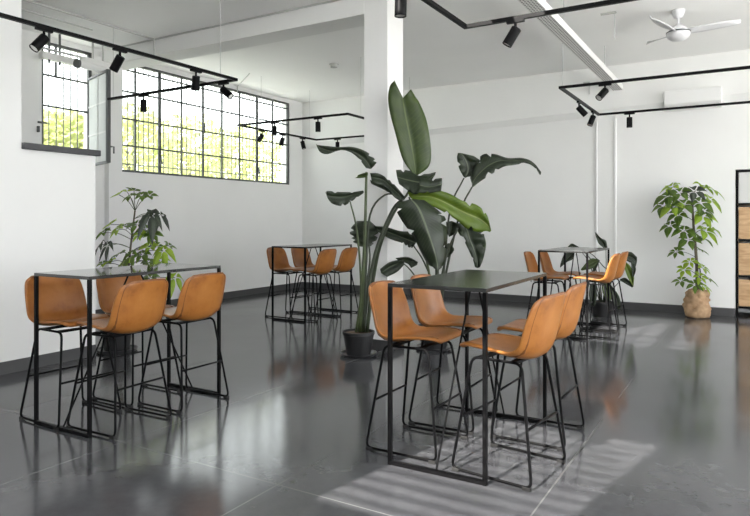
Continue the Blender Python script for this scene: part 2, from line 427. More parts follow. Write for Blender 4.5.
for y in (7.94, 10.27):
    MB().tube([(XL-.0, y, 2.95), (XL-.0, y, 3.12)], .02, 8).build('window_hinge', M['frame'], w2)
w1 = steel_window('window_1', SY0, SY1, [5.22], set(), 'small steel-framed window above the dark capped partition', (2.98, 3.40), 3.40)
MB().box(XL, XL+.04, 4.93, 4.95, 2.60, 2.68).box(XL+.02, XL+.04, 4.93, 5.06, 2.72, 2.745).build('window_latch', M['frame'], w1)
# its casement, swung open into the room
ha, hb = V((XL-.0, 5.70, 0)), V((-7.46, 5.48, 0))
def sash_pt(t, z): p = ha.lerp(hb, t); return (p.x, p.y, z)
sf = MB()
sf.bar(sash_pt(1, 2.2), sash_pt(1, 3.46), .045).bar(sash_pt(0, 2.2), sash_pt(0, 3.46), .03)
sf.bar(sash_pt(0, 2.21), sash_pt(1, 2.21), .035).bar(sash_pt(0, 3.45), sash_pt(1, 3.45), .03)
so = sf.build('open_sash', M['frame'], w1)
sb = MB()
for z in (2.63, 3.04): sb.bar(sash_pt(0, z), sash_pt(1, z), .02)
sb.bar(sash_pt(.5, 2.2), sash_pt(.5, 3.46), .016)
sb.build('glazing_bar', M['conduit'], so)
MB().bar(sash_pt(.03, 2.83), sash_pt(.97, 2.83), .004, 1.2).build('sash_glass', M['frosted'], so)
MB().tube([V(sash_pt(1, 2.42)) + V((.0, .03, 0)), V(sash_pt(1, 2.42)) + V((.01, .08, 0)), V(sash_pt(1, 2.33)) + V((.01, .08, 0))], .012, 8).build('sash_handle', M['frame'], so)
# headrail and lamp tube under the ceiling by the small window
t = thing('blind_headrail', 'white blind headrail across the top of the small window', 'blind', (-8.0, 5.28, 3.60))
MB().box(-.05, .05, -.42, .30, -.05, .04).build('headrail', M['tray'], t, bevel=.006)
MB().tube([(0, -.42, .09), (0, .35, .09)], .018, 8).build('winding_tube', M['conduit'], t)
for y in (-.3, -.15): MB().box(-.012, .012, y-.01, y+.01, -.09, .33).build('bracket', M['frame'], t)
t = thing('tube_lamp', 'short white tubular lamp beside the open casement under the ceiling', 'lamp', (-7.82, 5.5, 3.54))
MB().tube([(0, -.22, 0), (0, .22, 0)], .05, 20).build('lamp_tube', M['trimwhite'], t, smooth=False)
MB().lathe([(.062, -.02), (.062, .02)], 20, (0, -.235, 0), (0, 1, 0)).build('end_ring', M['frame'], t)
MB().box(-.03, .03, -.18, .26, .04, .11).build('lamp_housing', M['tray'], t)
MB().box(-.01, .01, -.01, .01, .1, .39).box(-.01, .01, .15, .17, .1, .39).build('hanger', M['conduit'], t)

# ------------------------------------------------------------------ bar tables
def make_table():
    t = thing('bar_table', '', 'table', group='black bar tables')
    W, Ln, H = .30, .60, 1.05
    MB().box(-W, W, -Ln, Ln, H-.022, H).build('tabletop', M['tabletop'], t, bevel=.002)
    for sx in (-1, 1):
        for sy in (-1, 1):
            x, y = sx*(W-.011), sy*(Ln-.011)
            MB().box(x-.011, x+.011, y-.011, y+.011, 0, H-.022).build('leg', M['black'], t)
    for sy in (-1, 1):
        y = sy*(Ln-.011)
        MB().box(-W+.022, W-.022, y-.011, y+.011, .002, .024).build('floor_bar', M['black'], t)
        MB().tube([(0, sy*.045, H-.022), (0, sy*(Ln-.02), .02)], .0065, 8).build('brace_rod', M['rod'], t)
    return t
tb = make_table()
TABLES = {
 'N': ((-1.508, 3.775), .009, 'black bar table nearest the camera, in front of the big banana plants'),
 'L': ((-3.985, 3.155), .014, 'black bar table with a shiny top beside the white partition wall'),
 'F': ((-5.59, 7.60), .004, 'small-looking black bar table in the far corner below the long window'),
 'R': ((-1.93, 8.28), -.02, 'black bar table by the far wall, in front of the leafy dark plant'),
}
for i, (k, ((x, y), a, lab)) in enumerate(TABLES.items()):
    o = tb if i == 0 else copy_tree(tb)
    o.location = (x, y, 0); o.rotation_euler = (0, 0, a); o['label'] = lab
    if k == 'L':                          # this top is glossier than the others
        top = [c for c in o.children if c.name.startswith('tabletop')][0]
        top.material_slots[0].link = 'OBJECT'; top.material_slots[0].material = M['glossytop']

# ------------------------------------------------------------------ bar stools
def make_stool():
    t = thing('bar_stool', '', 'stool', group='tan leather bar stools')
    for s in (-1, 1):
        pts = [(.24, s*.24, .014), (-.24, s*.24, .014), (-.15, s*.165, .640), (.15, s*.165, .640)]
        MB().tube(fillet(pts, .045), .0085, 8, closed=True).build('side_frame', M['rod'], t, smooth=True)
        for e in (-1, 1):
            MB().bar((e*.19, s*.24, .010), (e*.237, s*.24, .010), .022, .02).build('foot_cap', M['rubber'], t, bevel=.003)
    for e in (-1, 1):
        k = .46; x = e*(.24-.09*k); y = .24-.075*k
        MB().tube([(x, -y, .014+.626*k), (x, y, .014+.626*k)], .0075, 8).build('footrest', M['rod'], t, smooth=True)
        MB().box(e*.10-.02, e*.10+.02, -.165, .165, .632, .646).build('seat_bracket', M['black'], t)
    # leather shell: profile from the front lip to the top of the back (x, z, half width, side rise, side wrap)
    prof = [(.215,.681,.155,.000,.00),(.222,.692,.184,.000,.0),(.215,.703,.203,.003,.0),(.18,.709,.214,.006,.0),(.08,.699,.222,.014,.0),(-.02,.678,.228,.026,.0),
            (-.09,.660,.232,.040,.010),(-.15,.652,.236,.058,.028),(-.20,.672,.239,.060,.045),(-.226,.73,.240,.038,.055),(-.244,.81,.239,.015,.060),
            (-.260,.89,.234,.0,.055),(-.275,.955,.224,-.002,.048),(-.283,.99,.207,-.006,.043),(-.287,1.006,.178,-.010,.038),(-.288,1.012,.140,-.008,.03)]
    nu = 13; rows = []
    for x, z, w, rise, wrap in prof:
        row = []
        for j in range(nu):
            u = -1 + 2*j/(nu-1); a = abs(u)
            row.append(V((x + wrap*a**2.4, u*w*.965, z + rise*a**2.6)))
        rows.append(row)
    MB().grid(rows).build('seat_shell', M['leather'], t, smooth=True, solid=.022, subdiv=1)
    loop = [rows[i][1].lerp(rows[i][2], .0) for i in range(2, len(rows)-1)] + [rows[-2][j] for j in range(2, nu-2)] + [rows[i][nu-2] for i in range(len(rows)-2, 1, -1)]
    MB().tube([p + V((.0, 0, .0)) for p in loop], .0118, 6).build('seam', M['seam'], t, smooth=True)
    return t
st = make_stool()
# (x, y, facing angle: +x axis of the stool is its front)
STOOLS = [
 ('N', -1.185, 3.50, PI-.12, 'tan bar stool closest to the camera, its back turned to the sunlit floor'),
 ('N', -1.205, 4.15, PI-.02, 'tan bar stool partly hidden behind the closest stool, sunny side of front table'),
 ('N', -1.80, 3.56, .0, 'tan bar stool beside the potted banana plant at the near end of the front table'),
 ('N', -1.805, 4.13, .02, 'tan bar stool behind the front table, hiding the second banana plant pot'),
 ('L', -4.225, 2.80, -.03, 'tan bar stool backed against the white partition at the shiny-topped table'),
 ('L', -4.235, 3.385, .0, 'tan bar stool mostly hidden behind the shiny-topped table, in front of the umbrella tree'),
 ('L', -3.765, 2.865, PI+.04, 'tan bar stool showing its rounded back at the middle of the shiny-topped table'),
 ('L', -3.80, 3.47, PI+.0, 'tan bar stool showing its back at the window end of the shiny-topped table'),
 ('F', -5.90, 7.39, .0, 'brownish stool at the far corner table, window wall side, end closer to us'),
 ('F', -5.90, 7.97, .0, 'brownish stool at the far corner table, window wall side, second from us'),
 ('F', -5.405, 7.38, PI, 'tan stool at the far corner table, column side, end closer to us'),
 ('F', -5.405, 7.95, PI, 'tan stool at the far corner table, column side, next to the banana stems'),
 ('R', -2.20, 8.00, .06, 'tan stool by the far wall, just above the corner of the front tabletop'),
 ('R', -2.19, 8.60, .03, 'tan stool by the far wall, second one above the corner of the front tabletop'),
 ('R', -1.66, 8.13, PI, 'tan stool by the far wall, back to the burlap tree, in front of another'),
 ('R', -1.66, 8.73, PI-.03, 'tan stool by the far wall closest to the burlap-wrapped tree'),
]
for i, (k, x, y, a, lab) in enumerate(STOOLS):
    o = st if i == 0 else copy_tree(st)
    o.location = (x, y, 0); o.rotation_euler = (0, 0, a); o['label'] = lab

# ------------------------------------------------------------------ track lighting
TZ = 3.0
def track(label, lines, wires):
    r = thing('track_rail', label, 'track rail', lines[0][0][:2] + (TZ,), 0, 'suspended track lighting rails')
    o = V(r.location)
    for a, b in lines:
        MB().bar(V((a[0], a[1], TZ)) - o, V((b[0], b[1], TZ)) - o, .034, .03).build('rail', M['black'], r)
    for x, y in wires:
        MB().tube([V((x, y, TZ)) - o, V((x, y, ZC)) - o], .0035, 6).build('suspension_cable', M['conduit'], r)
    return r
T1x, T1y = -4.97, 5.29
track('suspended black track rail crossing in front of the partition and window', [((T1x, 1.6), (T1x, T1y)), ((T1x+.017, T1y), (-7.2, T1y))], [(T1x, 5.05), (T1x, 2.5), (-7.1, T1y)])
T4 = (-7.30, -5.13, 7.83, 10.02)
track('small far suspended track rail rectangle below the end of the long window', [((T4[0], T4[2]), (T4[0], T4[3])), ((T4[0]-.017, T4[2]), (T4[1]+.017, T4[2])), ((T4[1], T4[2]), (T4[1], T4[3])), ((T4[0]-.017, T4[3]), (T4[1]+.017, T4[3]))], [(T4[0], 8.4), (T4[1], 8.2), (T4[0], 9.8), (T4[1], 9.8)])
T2 = (-1.94, 2.2, 7.58, 9.80)
track('suspended track rail rectangle in front of the white air conditioner', [((T2[0], T2[2]), (T2[0], T2[3])), ((T2[0]-.017, T2[2]), (T2[1], T2[2])), ((T2[0]-.017, T2[3]), (T2[1], T2[3]))], [(T2[0]+.02, T2[2]+.02), (.5, T2[2]), (.5, T2[3])])
T3 = (-2.0, 2.2, 2.2, 4.81)
track('suspended track rail above the front table at the top edge', [((T3[0], T3[2]), (T3[0], T3[3])), ((T3[0]-.017, T3[3]), (T3[1], T3[3]))], [(T3[0], 2.6), (1.5, T3[3])])

def make_spot(aim, loc, along, label):
    """aim = (picture right, towards camera, down)"""
    t = thing('spotlight', label, 'spotlight', loc, 0, 'black track spotlights')
    d = (RIGHT*aim[0] - FWD*aim[1] - UP*aim[2]).normalized()
    if along == 'x': MB().box(-.07, .07, -.016, .016, -.035, -.015).build('adapter', M['black'], t)
    else: MB().box(-.016, .016, -.07, .07, -.035, -.015).build('adapter', M['black'], t)
    MB().tube([(0, 0, -.03), (0, 0, -.085)], .011, 8).build('joint', M['black'], t)
    c = V((0, 0, -.095)) + d*.055
    MB().lathe([(.034, -.075), (.040, -.070), (.040, .075), (.036, .075), (.034, .060)], 24, c, d).build('lamp_head', M['black'], t)
    MB().lathe([(.033, .0), (.033, .004)], 24, c + d*.064, d).build('lens', M['lens'], t)
    return t
def on_y(px, X): return (X, yw(px, X), TZ)
def on_x(px, Y): return (xw(px, Y), Y, TZ)
make_spot((-.42, .55, .85), on_y(44, T1x), 'y', 'black spotlight with a pale lens facing us beside the small window')
make_spot((-.6, -.2, .9), on_y(120, T1x), 'y', 'black spotlight tilted down by the open casement')
make_spot((-.15, -.3, 1), on_y(196, T1x), 'y', 'black spotlight hanging before the long window, just short of the rail corner')
make_spot((.85, .3, .75), on_x(223.5, T1y), 'x', 'black spotlight tilted sideways under the rail corner at the long window')
make_spot((0, 0, 1), on_x(143.5, T1y), 'x', 'black spotlight hanging straight on the short rail arm before the long window')
make_spot((0, .1, 1), on_x(274.5, T4[2]), 'x', 'black spotlight with lit rim on the small far rail, over the long window mullions')
make_spot((-.5, 0, .9), on_y(262, T4[0]), 'y', 'black spotlight slanting down, first along the window side of the far rail')
make_spot((-.25, -.1, 1), on_y(282.5, T4[0]), 'y', 'black spotlight second along the window side of the far rail')
make_spot((.25, .1, 1), on_y(302.5, T4[0]), 'y', 'black spotlight third along the window side of the far rail, at the room corner')
make_spot((0, 0, 1), on_x(318, T4[2]), 'x', 'black spotlight hanging straight from the far rail against the blank white wall')
make_spot((0, 0, 1), on_x(337.5, T4[3]), 'x', 'black spotlight peeping above the arching banana leaf')
make_spot((-.8, .35, .8), on_x(605, T2[2]), 'x', 'black spotlight with visible lens on the near rail before the air conditioner')
make_spot((.75, .0, .8), on_y(579, T2[0]), 'y', 'black spotlight tilted away, first on the short side of the air conditioner rail')
make_spot((-.4, .1, .9), on_y(593, T2[0]), 'y', 'black spotlight tilted down, second on the short side of the air conditioner rail')
make_spot((0, 0, 1), on_x(629.5, T2[3]), 'x', 'black spotlight hanging straight on the far rail below the air conditioner')
make_spot((-.5, -.1, .85), on_x(515.5, T3[3]), 'x', 'black spotlight slanting on the topmost rail beside the cable tray')
make_spot((-.03, .0, 1), on_y(401, T3[0]), 'y', 'black spotlight cut by the top edge beside the white column')

# ------------------------------------------------------------------ ceiling fittings
t = thing('cable_tray', 'long white perforated cable tray hanging below the ceiling', 'cable tray', (-1.83, 4.0, 3.52))
MB().box(-.075, .075, -4.9, 6.73, 0, .006).build('tray_base', M['perf'], t)
for s in (-1, 1): MB().box(s*.075-.004, s*.075+.004, -4.9, 6.73, 0, .085).build('tray_side', M['tray'], t)
MB().box(-.075, .075, 6.72, 6.73, 0, .085).build('tray_end', M['conduit'], t)
for y in (-3, 3.1, 5.4): MB().tube([(.05, y, 0), (.05, y, .39)], .005, 6).build('hanger_rod', M['conduit'], t)
t = thing('ceiling_fan', 'white three-bladed ceiling fan', 'fan', (-.735, 8.33, ZC))
MB().lathe([(.075, 0), (.075, -.02), (.05, -.09), (.02, -.10)], 28).build('canopy', M['fan'], t, smooth=True)
MB().tube([(0, 0, -.09), (0, 0, -.2)], .013, 12).build('downrod', M['fan'], t)
MB().lathe([(.03, -.17), (.09, -.215), (.105, -.24), (.105, -.25)], 28).build('upper_cover', M['fan'], t, smooth=True)
MB().lathe([(.13, -.27), (.135, -.285), (.12, -.325), (.08, -.355), (.03, -.368)], 32).build('motor_housing', M['fan'], t, smooth=True)
MB().lathe([(.136, -.262), (.136, -.27)], 32).build('dark_ring', M['frame'], t)
for a in (-25, -145, 95):
    ar = math.radians(a) ; ar += TH
    d = V((math.cos(ar), math.sin(ar), 0)); n = V((-d.y, d.x, 0)); rows = []
    for i in range(9):
        q = i/8; r = .09 + .56*q; w_ = .038 + .028*math.sin(PI*min(1, q*1.15)) - (.03 if i == 8 else 0)
        dz = -.262 + .05*q
        rows.append([d*r + n*(w_*u + .04*q*q) + V((0, 0, dz - .02*u)) for u in (-1, -.4, .4, 1)])
    MB().grid(rows).build('blade', M['fan'], t, smooth=True, solid=.01)
x0, x1 = xw(664, YB-.2), xw(721.5, YB-.2)
t = thing('air_conditioner', 'white wall-mounted air conditioner unit', 'air conditioner', ((x0+x1)/2, YB, 3.11))
hw = (x1-x0)/2
MB().add([(-hw,0,0),(hw,0,0),(hw,-.12,0),(-hw,-.12,0),(-hw,-.2,.08),(hw,-.2,.08),(-hw,-.2,.285),(hw,-.2,.285),(-hw,0,.29),(hw,0,.29)],
         [(0,1,2,3),(3,2,5,4),(4,5,7,6),(6,7,9,8),(8,9,1,0),(0,3,4,6,8),(1,9,7,5,2)]).build('casing', M['trimwhite'], t, bevel=.012)
MB().bar((-hw+.03, -.166, .042), (hw-.03, -.166, .042), .10, .008).build('air_flap', M['panel'], t)
sd = P(334, 64.5, 630*(ZC-HC)/(HZ-64))
t = thing('smoke_detector', 'small grey ceiling sensor near the column', 'sensor', (sd.x, sd.y, ZC))
MB().lathe([(.075, 0), (.075, -.012), (.06, -.014), (.055, -.055), (.03, -.06)], 20).build('sensor_body', M['detector'], t)
t = thing('ceiling_hook', 'short grey fitting on the ceiling beside the cable tray', 'ceiling fitting', (-1.47, 8.0, ZC))
MB().box(-.09, .09, -.02, .02, -.015, 0).build('mounting_plate', M['detector'], t)
MB().tube([(.07, 0, -.01), (.07, 0, -.33)], .004, 6).build('hanging_wire', M['conduit'], t)
t = tag(MB().tube([(-.10, 0, .04), (.0, 0, .04), (0, 0, .02), (0, 0, -.16)], .011, 8).build('pipe_bend', M['conduit'], loc=(xw(588, YB-.03)+.02, YB-.012, 3.66)), 'little white bent conduit high on the far wall below the cable tray', 'conduit')
sx = xw(533); sz = HC - (281-HZ)/F*(-ST*sx + CT*YB)
t = thing('wall_socket', 'small white double socket low on the far wall behind the stools', 'socket', (sx, YB, sz))
MB().box(-.06, .06, -.012, 0, -.04, .04).build('socket_plate', M['trimwhite'], t, bevel=.003)
for q in (-.028, .028): MB().lathe([(.018, 0), (.018, .003)], 16, (q, -.012, 0), (0, -1, 0)).build('socket_hole', M['detector'], t)
# conduits along ceiling and beam
cz = ZC - .018
xc = -7.05
tag(MB().tube([(xc, 2.0, cz), (xc, cy0-.03, cz), (xc, cy0-.03, cz-.02), (xc, cy0-.03, 3.66)], .014, 8).build('conduit', M['conduit']), 'thin conduit running along the ceiling and down the beam face near the small window', 'conduit')
tag(MB().tube([(xc-.05, 2.0, cz), (xc-.35, 2.0, cz), (xc-.35, 5.2, cz)], .01, 8).build('conduit', M['conduit']), 'short thin conduit on the ceiling above the first spotlight', 'conduit')
tag(MB().tube([(XL+.3, cy0-.02, cz), (cx0, cy0-.02, cz)], .012, 8).build('conduit', M['conduit']), 'thin conduit running along the top edge of the cross beam to the column', 'conduit')
pb = [P(210, 55, 9.9), P(230, 60, 10.1), P(238, 63, 10.25), P(240.5, 69, 10.3), P(240.5, 90, 10.3)]
k_ = 630*(ZC-.02-HC)/(HZ-60)
p0, p1 = V((-6.6, 7.6, cz)), V((XL+.03, 8.73, cz))
tag(MB().tube(catmull([V((XL+.9, 8.1, cz)), V((XL+.3, 8.55, cz)), V((XL+.06, 8.72, cz)), V((XL+.02, 8.75, cz-.06)), V((XL+.02, 8.75, 3.72))], 5), .009, 8).build('conduit', M['conduit']), 'thin bent conduit from the ceiling down to the long window head', 'conduit')

# ------------------------------------------------------------------ cabinet in the niche
t = thing('shelf_cabinet', 'black steel framed cabinet with pine fronts beside the burlap-wrapped tree', 'cabinet', (NX0+.004, YB+.03, 0))
Wc, Dc = 1.75, .45
zb = [.02, .13, .59, 1.127, 1.66, 2.15]
for x in (0, .87, Wc):
    for y in (0, Dc):
        MB().box(x, x+.027, y, y+.035, 0, 2.165).build('post', M['black'], t)
for z in zb[1:]:
    MB().box(.035, Wc, 0, .035, z-.012, z+.012).build('rail', M['black'], t)
    MB().box(.0, Wc+.03, .035, Dc, z-.012, z+.010).build('shelf_board', M['ply_edge'] if z < 2 else M['black'], t)
for a, b in ((0.035, .87), (.905, Wc)):
    for i in (1, 2, 3):
        f = MB().box(a+.004, b-.004, .02, .04, zb[i]+.02, zb[i+1]-.045).build('front_panel', M['wood'], t)
    MB().box(a+.004, b-.004, .02, .03, zb[4]+.02, zb[5]-.02).build('top_panel', M['panel'], t)
    MB().box(a+.004, b-.004, .02, .03, .06, zb[1]-.02).build('kick_plate', M['greyplate'], t)

# ------------------------------------------------------------------ plants
def leaf_rows(rows, d, name, mat, parent, origin, wav=.0, tears=0, seed=0):
    """rows: (left edge, midrib, right edge), each (x, y, depth offset) as seen; smooth surface between them"""
    rnd = random.Random(seed)
    cols = []
    for c in range(3):
        cols.append([P(r[c][0], r[c][1], d + (r[c][2] if len(r[c]) > 2 else (0 if c == 1 else -.035))) for r in rows])
    n = 5; cc = [catmull(c, n) for c in cols]
    g = []; m = len(cc[0])
    for i in range(m):
        L_, M_, R_ = cc[0][i], cc[1][i], cc[2][i]; row = []
        q = i/(m-1)
        for j in range(9):
            u = -1 + j/4
            e = L_ if u < 0 else R_; a = abs(u)
            p = M_.lerp(e, a)
            p = p + (p - V((0, 0, HC))).normalized()*(-.018*math.sin(PI*a) + wav*a*math.sin(q*23 + seed + (2 if u < 0 else 0)))
            row.append(p - origin)
        g.append(row)
    if tears:
        for k in range(tears):
            i = rnd.randrange(3, m-2); side = rnd.choice((0, 8)); inner = 2 if side == 0 else 6
            mid = g[i][inner]
            for j in ((0, 1) if side == 0 else (8, 7)):
                g[i][j] = g[i][j].lerp(mid, .55 if j in (0, 8) else .3)
    return MB().grid(g).build(name, mat, parent, smooth=True, solid=.002)
def stem(pts, r, mat, parent, origin, name='stem'):
    q = catmull([P(*p) - origin for p in pts], 5); m = len(q)
    return MB().tube(q, [r*(1 - .45*i/(m-1)) for i in range(m)], 8).build(name, mat, parent, smooth=True)
def pot(parent, r0, r1, h, mat=None):
    mat = mat or M['pot']
    MB().lathe([(r0*.96, 0.0), (r0, .004), (r1*.955, h*.86), (r1*.955, h*.87), (r1, h*.88), (r1, h), (r1*.93, h), (r1*.91, h*.9), (.01, h*.89)], 40).build('pot', mat, parent)
    s = MB(); rnd = random.Random(3); rows = []
    MB().lathe([(r1*.92, h*.86), (r1*.9, h*.905), (r1*.5, h*.93), (.01, h*.94)], 28).build('soil', M['soil'], parent)
def saucer(x, y, r, label, mat):
    o = MB().lathe([(r*.86, 0), (r, .028), (r, .034), (r*.95, .032), (r*.84, .010), (.01, .008)], 40, (0, 0, 0)).build('saucer', mat, loc=(x, y, 0), smooth=False)
    return tag(o, label, 'saucer')
M['saucer'] = simple('grey black saucer', (.03, .03, .032), .35)

# banana plant beside the column
O1 = P(358.5, 356, 6.62); O1.z = 0
saucer(O1.x, O1.y, .195, 'black saucer under the tall banana plant pot', M['saucer'])
O1.z = .010
p1 = thing('banana_plant', 'tall potted banana plant with upright leaf in front of the column', 'plant', O1, 0, 'potted banana plants')
pot(p1, .125, .170, .245)
d1 = 6.6
stem([(360, 332, 6.62), (363, 280, 6.6), (365, 230, 6.58), (366.5, 172, 6.55)], .024, M['stem'], p1, O1)
stem([(356, 332, 6.62), (361, 290, 6.55), (357, 232, 6.5), (350, 201, 6.45)], .014, M['stem'], p1, O1)
stem([(363, 332, 6.6), (369, 285, 6.6), (377, 247, 6.6), (393, 209, 6.6), (406, 196, 6.6), (416, 176, 6.62)], .020, M['stemd'], p1, O1)
stem([(367, 332, 6.58), (373.5, 277, 6.5), (382, 240, 6.4), (397, 208, 6.35), (411, 200, 6.3)], .020, M['stemd'], p1, O1)
stem([(362, 332, 6.68), (366, 290, 6.7), (370, 255, 6.72), (364, 224, 6.72)], .014, M['stemd'], p1, O1)
stem([(364, 332, 6.58), (366, 270, 6.6), (370, 215, 6.6), (385, 195, 6.6), (402, 196, 6.6)], .014, M['stemd'], p1, O1)
leaf_rows([((414,175),(416,177),(418,175)), ((403,160),(414,160),(429,166)), ((396,136),(410,138),(431,149)), ((390,113),(406,118),(427,122)),
           ((388,98),(404,106),(420,104)), ((390,86),(403,101),(415,96)), ((394.5,80.5),(403,98),(411,89))], 6.62, 'leaf', M['leafmid'], p1, O1, .006, 0, 1)
leaf_rows([((366,168),(371,169),(375,165)), ((358,158),(366,161),(376,161)), ((350,152),(357,153.5),(367,152)), ((340,150),(346,149.5),(353,147)),
           ((328,154),(332,151),(338,147)), ((320,152),(322,148.5),(327,146)), ((316,144),(316.5,144.5),(317.5,145))], 6.5, 'leaf', M['leafdark'], p1, O1, 0.014, 3, 2)
leaf_rows([((355,178),(357,177),(358,175)), ((361,178),(362,175.5),(364,173)), ((367,177),(368,175),(368,173))], 6.56, 'leaf', M['leafmid'], p1, O1, 0, 0, 3)
leaf_rows([((363,190.5),(364,192),(363,193.5)), ((352,192),(352,195),(352,201)), ((340,192),(341,197),(343,206)), ((328,191),(330,196),(333,204)), ((325.5,192),(326.5,195),(328,199))], 6.45, 'leaf', M['leafdark'], p1, O1, 0.017, 6, 4)
leaf_rows([((357,221,.08),(364,221,.0),(370,221,.08)), ((350,230,.1),(364,231,0),(378,229,.1)), ((352,240,.1),(364,240,0),(377,239,.1)), ((358,246,.08),(364,247,0),(371,246,.08))], 6.7, 'leaf', M['leafdark'], p1, O1, 0.042, 6, 5)
leaf_rows([((396,203,.05),(411,199,0),(424,200,.06)), ((397,212,.05),(418,207,-.02),(440,212,.08)), ((404,224,.05),(424,221,-.04),(446,220,.08)), ((413,236,.04),(429,235,-.05),(447,238,.07)),
           ((420,250,.04),(434,250,-.05),(447,252,.06)), ((427,263,.03),(437,262,-.04),(445,264,.04)), ((435,269,0),(438,271,-.03),(440,269,0))], 6.28, 'leaf', M['leafdark'], p1, O1, 0.017, 7, 6)
leaf_rows([((396,170,.1),(397,177,0),(399,184,-.05)), ((405,170,.1),(408,180,0),(410,192,-.08)), ((424,174,.1),(423,182,0),(417,194,-.08)), ((436,172,.05),(435,175,0),(428,186,-.05))], 6.5, 'leaf', M['leafdark'], p1, O1, 0.017, 3, 7)
leaf_rows([((420,177,.05),(419,185,0),(416,193,-.05)), ((431,179,.05),(430,187,0),(430,193,-.05)), ((442,178,.03),(442,184,0),(441,191,-.03))], 6.42, 'leaf', M['leafdark'], p1, O1, 0.014, 2, 8)
leaf_rows([((404,196),(404,199),(402,202)), ((392,182),(393,189),(394,197)), ((380,174),(383,180),(386,188)), ((370,173),(371,177),(372,183))], 6.58, 'leaf', M['leafdark'], p1, O1, 0.017, 4, 9)
leaf_rows([((370,180),(371,183),(372,184)), ((382,184),(385,188),(388,192)), ((396,194),(399,199),(401,202))], 6.62, 'leaf', M['leafdark'], p1, O1, 0.014, 3, 10)

# second banana plant, behind the front table
O2 = P(434, 350.5, 6.95); O2.z = 0
saucer(O2.x, O2.y, .20, 'black saucer with pale rim under the pot behind the front table stools', M['saucer'])
O2.z = .010
p2 = thing('banana_plant', 'potted banana plant with a long arching leaf behind the front table', 'plant', O2, 0, 'potted banana plants')
pot(p2, .135, .18, .25)
stem([(432, 325, 6.95), (434, 290, 6.9), (424, 262, 6.8), (413, 245, 6.75)], .014, M['stemd'], p2, O2)
stem([(436, 325, 6.95), (443, 280, 7.0), (450, 210, 7.05), (464, 178, 7.05)], .015, M['stemd'], p2, O2)
stem([(438, 325, 6.95), (447, 268, 6.95), (461, 210, 6.9), (472, 187, 6.88)], .016, M['stemd'], p2, O2)
stem([(435, 325, 6.95), (441, 280, 6.85), (450, 245, 6.8), (462, 223, 6.8)], .014, M['stemd'], p2, O2)
stem([(433, 325, 6.95), (430, 280, 6.75), (420, 230, 6.6), (409, 197, 6.55)], .016, M['stem'], p2, O2)
stem([(431, 325, 6.95), (424, 292, 6.9), (412, 272, 6.85), (402, 262, 6.8)], .011, M['stemd'], p2, O2)
stem([(434, 325, 6.95), (437, 280, 6.9), (436, 250, 6.85)], .03, M['stemd'], p2, O2)
leaf_rows([((408,192),(409,196),(412,199)), ((430,189.5),(432,197),(436,208)), ((448,193),(450,205),(455,219)), ((463,201),(466,213),(466,228)), ((477,205),(480,219),(478,232)), ((487,215),(488,226),(486,231)), ((491,230),(491,231),(490,232))],
          6.55, 'leaf', M['leaflit'], p2, O2, 0.011, 4, 11)
leaf_rows([((374,226),(375,228),(377,231)), ((386,227),(388,232),(390,239)), ((400,231),(401,237),(402,243)), ((412,232),(411,241),(408,247)), ((417,238),(416,243),(412,248))], 6.75, 'leaf', M['leafdark'], p2, O2, 0.017, 5, 12)
leaf_rows([((404,259),(404,262),(404,265)), ((390,262),(391,266),(397,272)), ((380,269),(381,273),(387,277))], 6.8, 'leaf', M['leafdark'], p2, O2, .01, 0, 13)
leaf_rows([((395,258),(398,260),(402,262)), ((408,257),(409,260),(408,264)), ((418,262),(417,265),(411,268))], 6.82, 'leaf', M['leafdark'], p2, O2, .01, 0, 14)
leaf_rows([((456,224),(463,222),(472,223)), ((458,232),(467,230),(482,230)), ((464,241),(470,240),(485,240)), ((469,251),(474,250),(485,250)), ((473,260),(477,260),(483,260)), ((475,267),(477.5,268),(480,267))], 6.8, 'leaf', M['leafdark'], p2, O2, 0.020, 7, 15)
leaf_rows([((480,232),(481,234),(484,234)), ((480,246),(482,246),(486,246)), ((476,266),(478,266),(482,263))], 6.84, 'leaf', M['leafmid'], p2, O2, .008, 0, 16)
leaf_rows([((463,176),(465,178),(467,177)), ((459,168),(468,170),(480,174)), ((457,158),(466,161),(485,165)), ((458,153),(461,153),(474,156))], 7.05, 'leaf', M['leafdark'], p2, O2, 0.014, 3, 17)
leaf_rows([((470,178,.15),(472,184,.05),(472,188,0)), ((474,166,.15),(478,175,.08),(481,181,0)), ((482,155,.15),(488,166,.08),(492,174,0)), ((494,154,.12),(499,161,.06),(503,167,0)), ((508,158,.08),(511,161,.04),(514,165,0)),
           ((522,158,.05),(525,161,.02),(527,163.5,0)), ((533,162,.02),(535,165,0),(535,168,0)), ((541,172,0),(541,174,0),(540,175,0))], 6.85, 'leaf', M['leafdark'], p2, O2, 0.028, 14, 18)
leaf_rows([((446,222),(452,221),(459,224)), ((447,232),(451,230),(458,230)), ((449,237),(451,236),(453,235))], 6.8, 'leaf', M['leafdark'], p2, O2, .01, 0, 19)
leaf_rows([((446,244),(449,243),(452,245)), ((446,252),(450,251),(454,250)), ((443,258),(446,258),(450,256))], 6.9, 'leaf', M['leafdark'], p2, O2, .01, 0, 20)

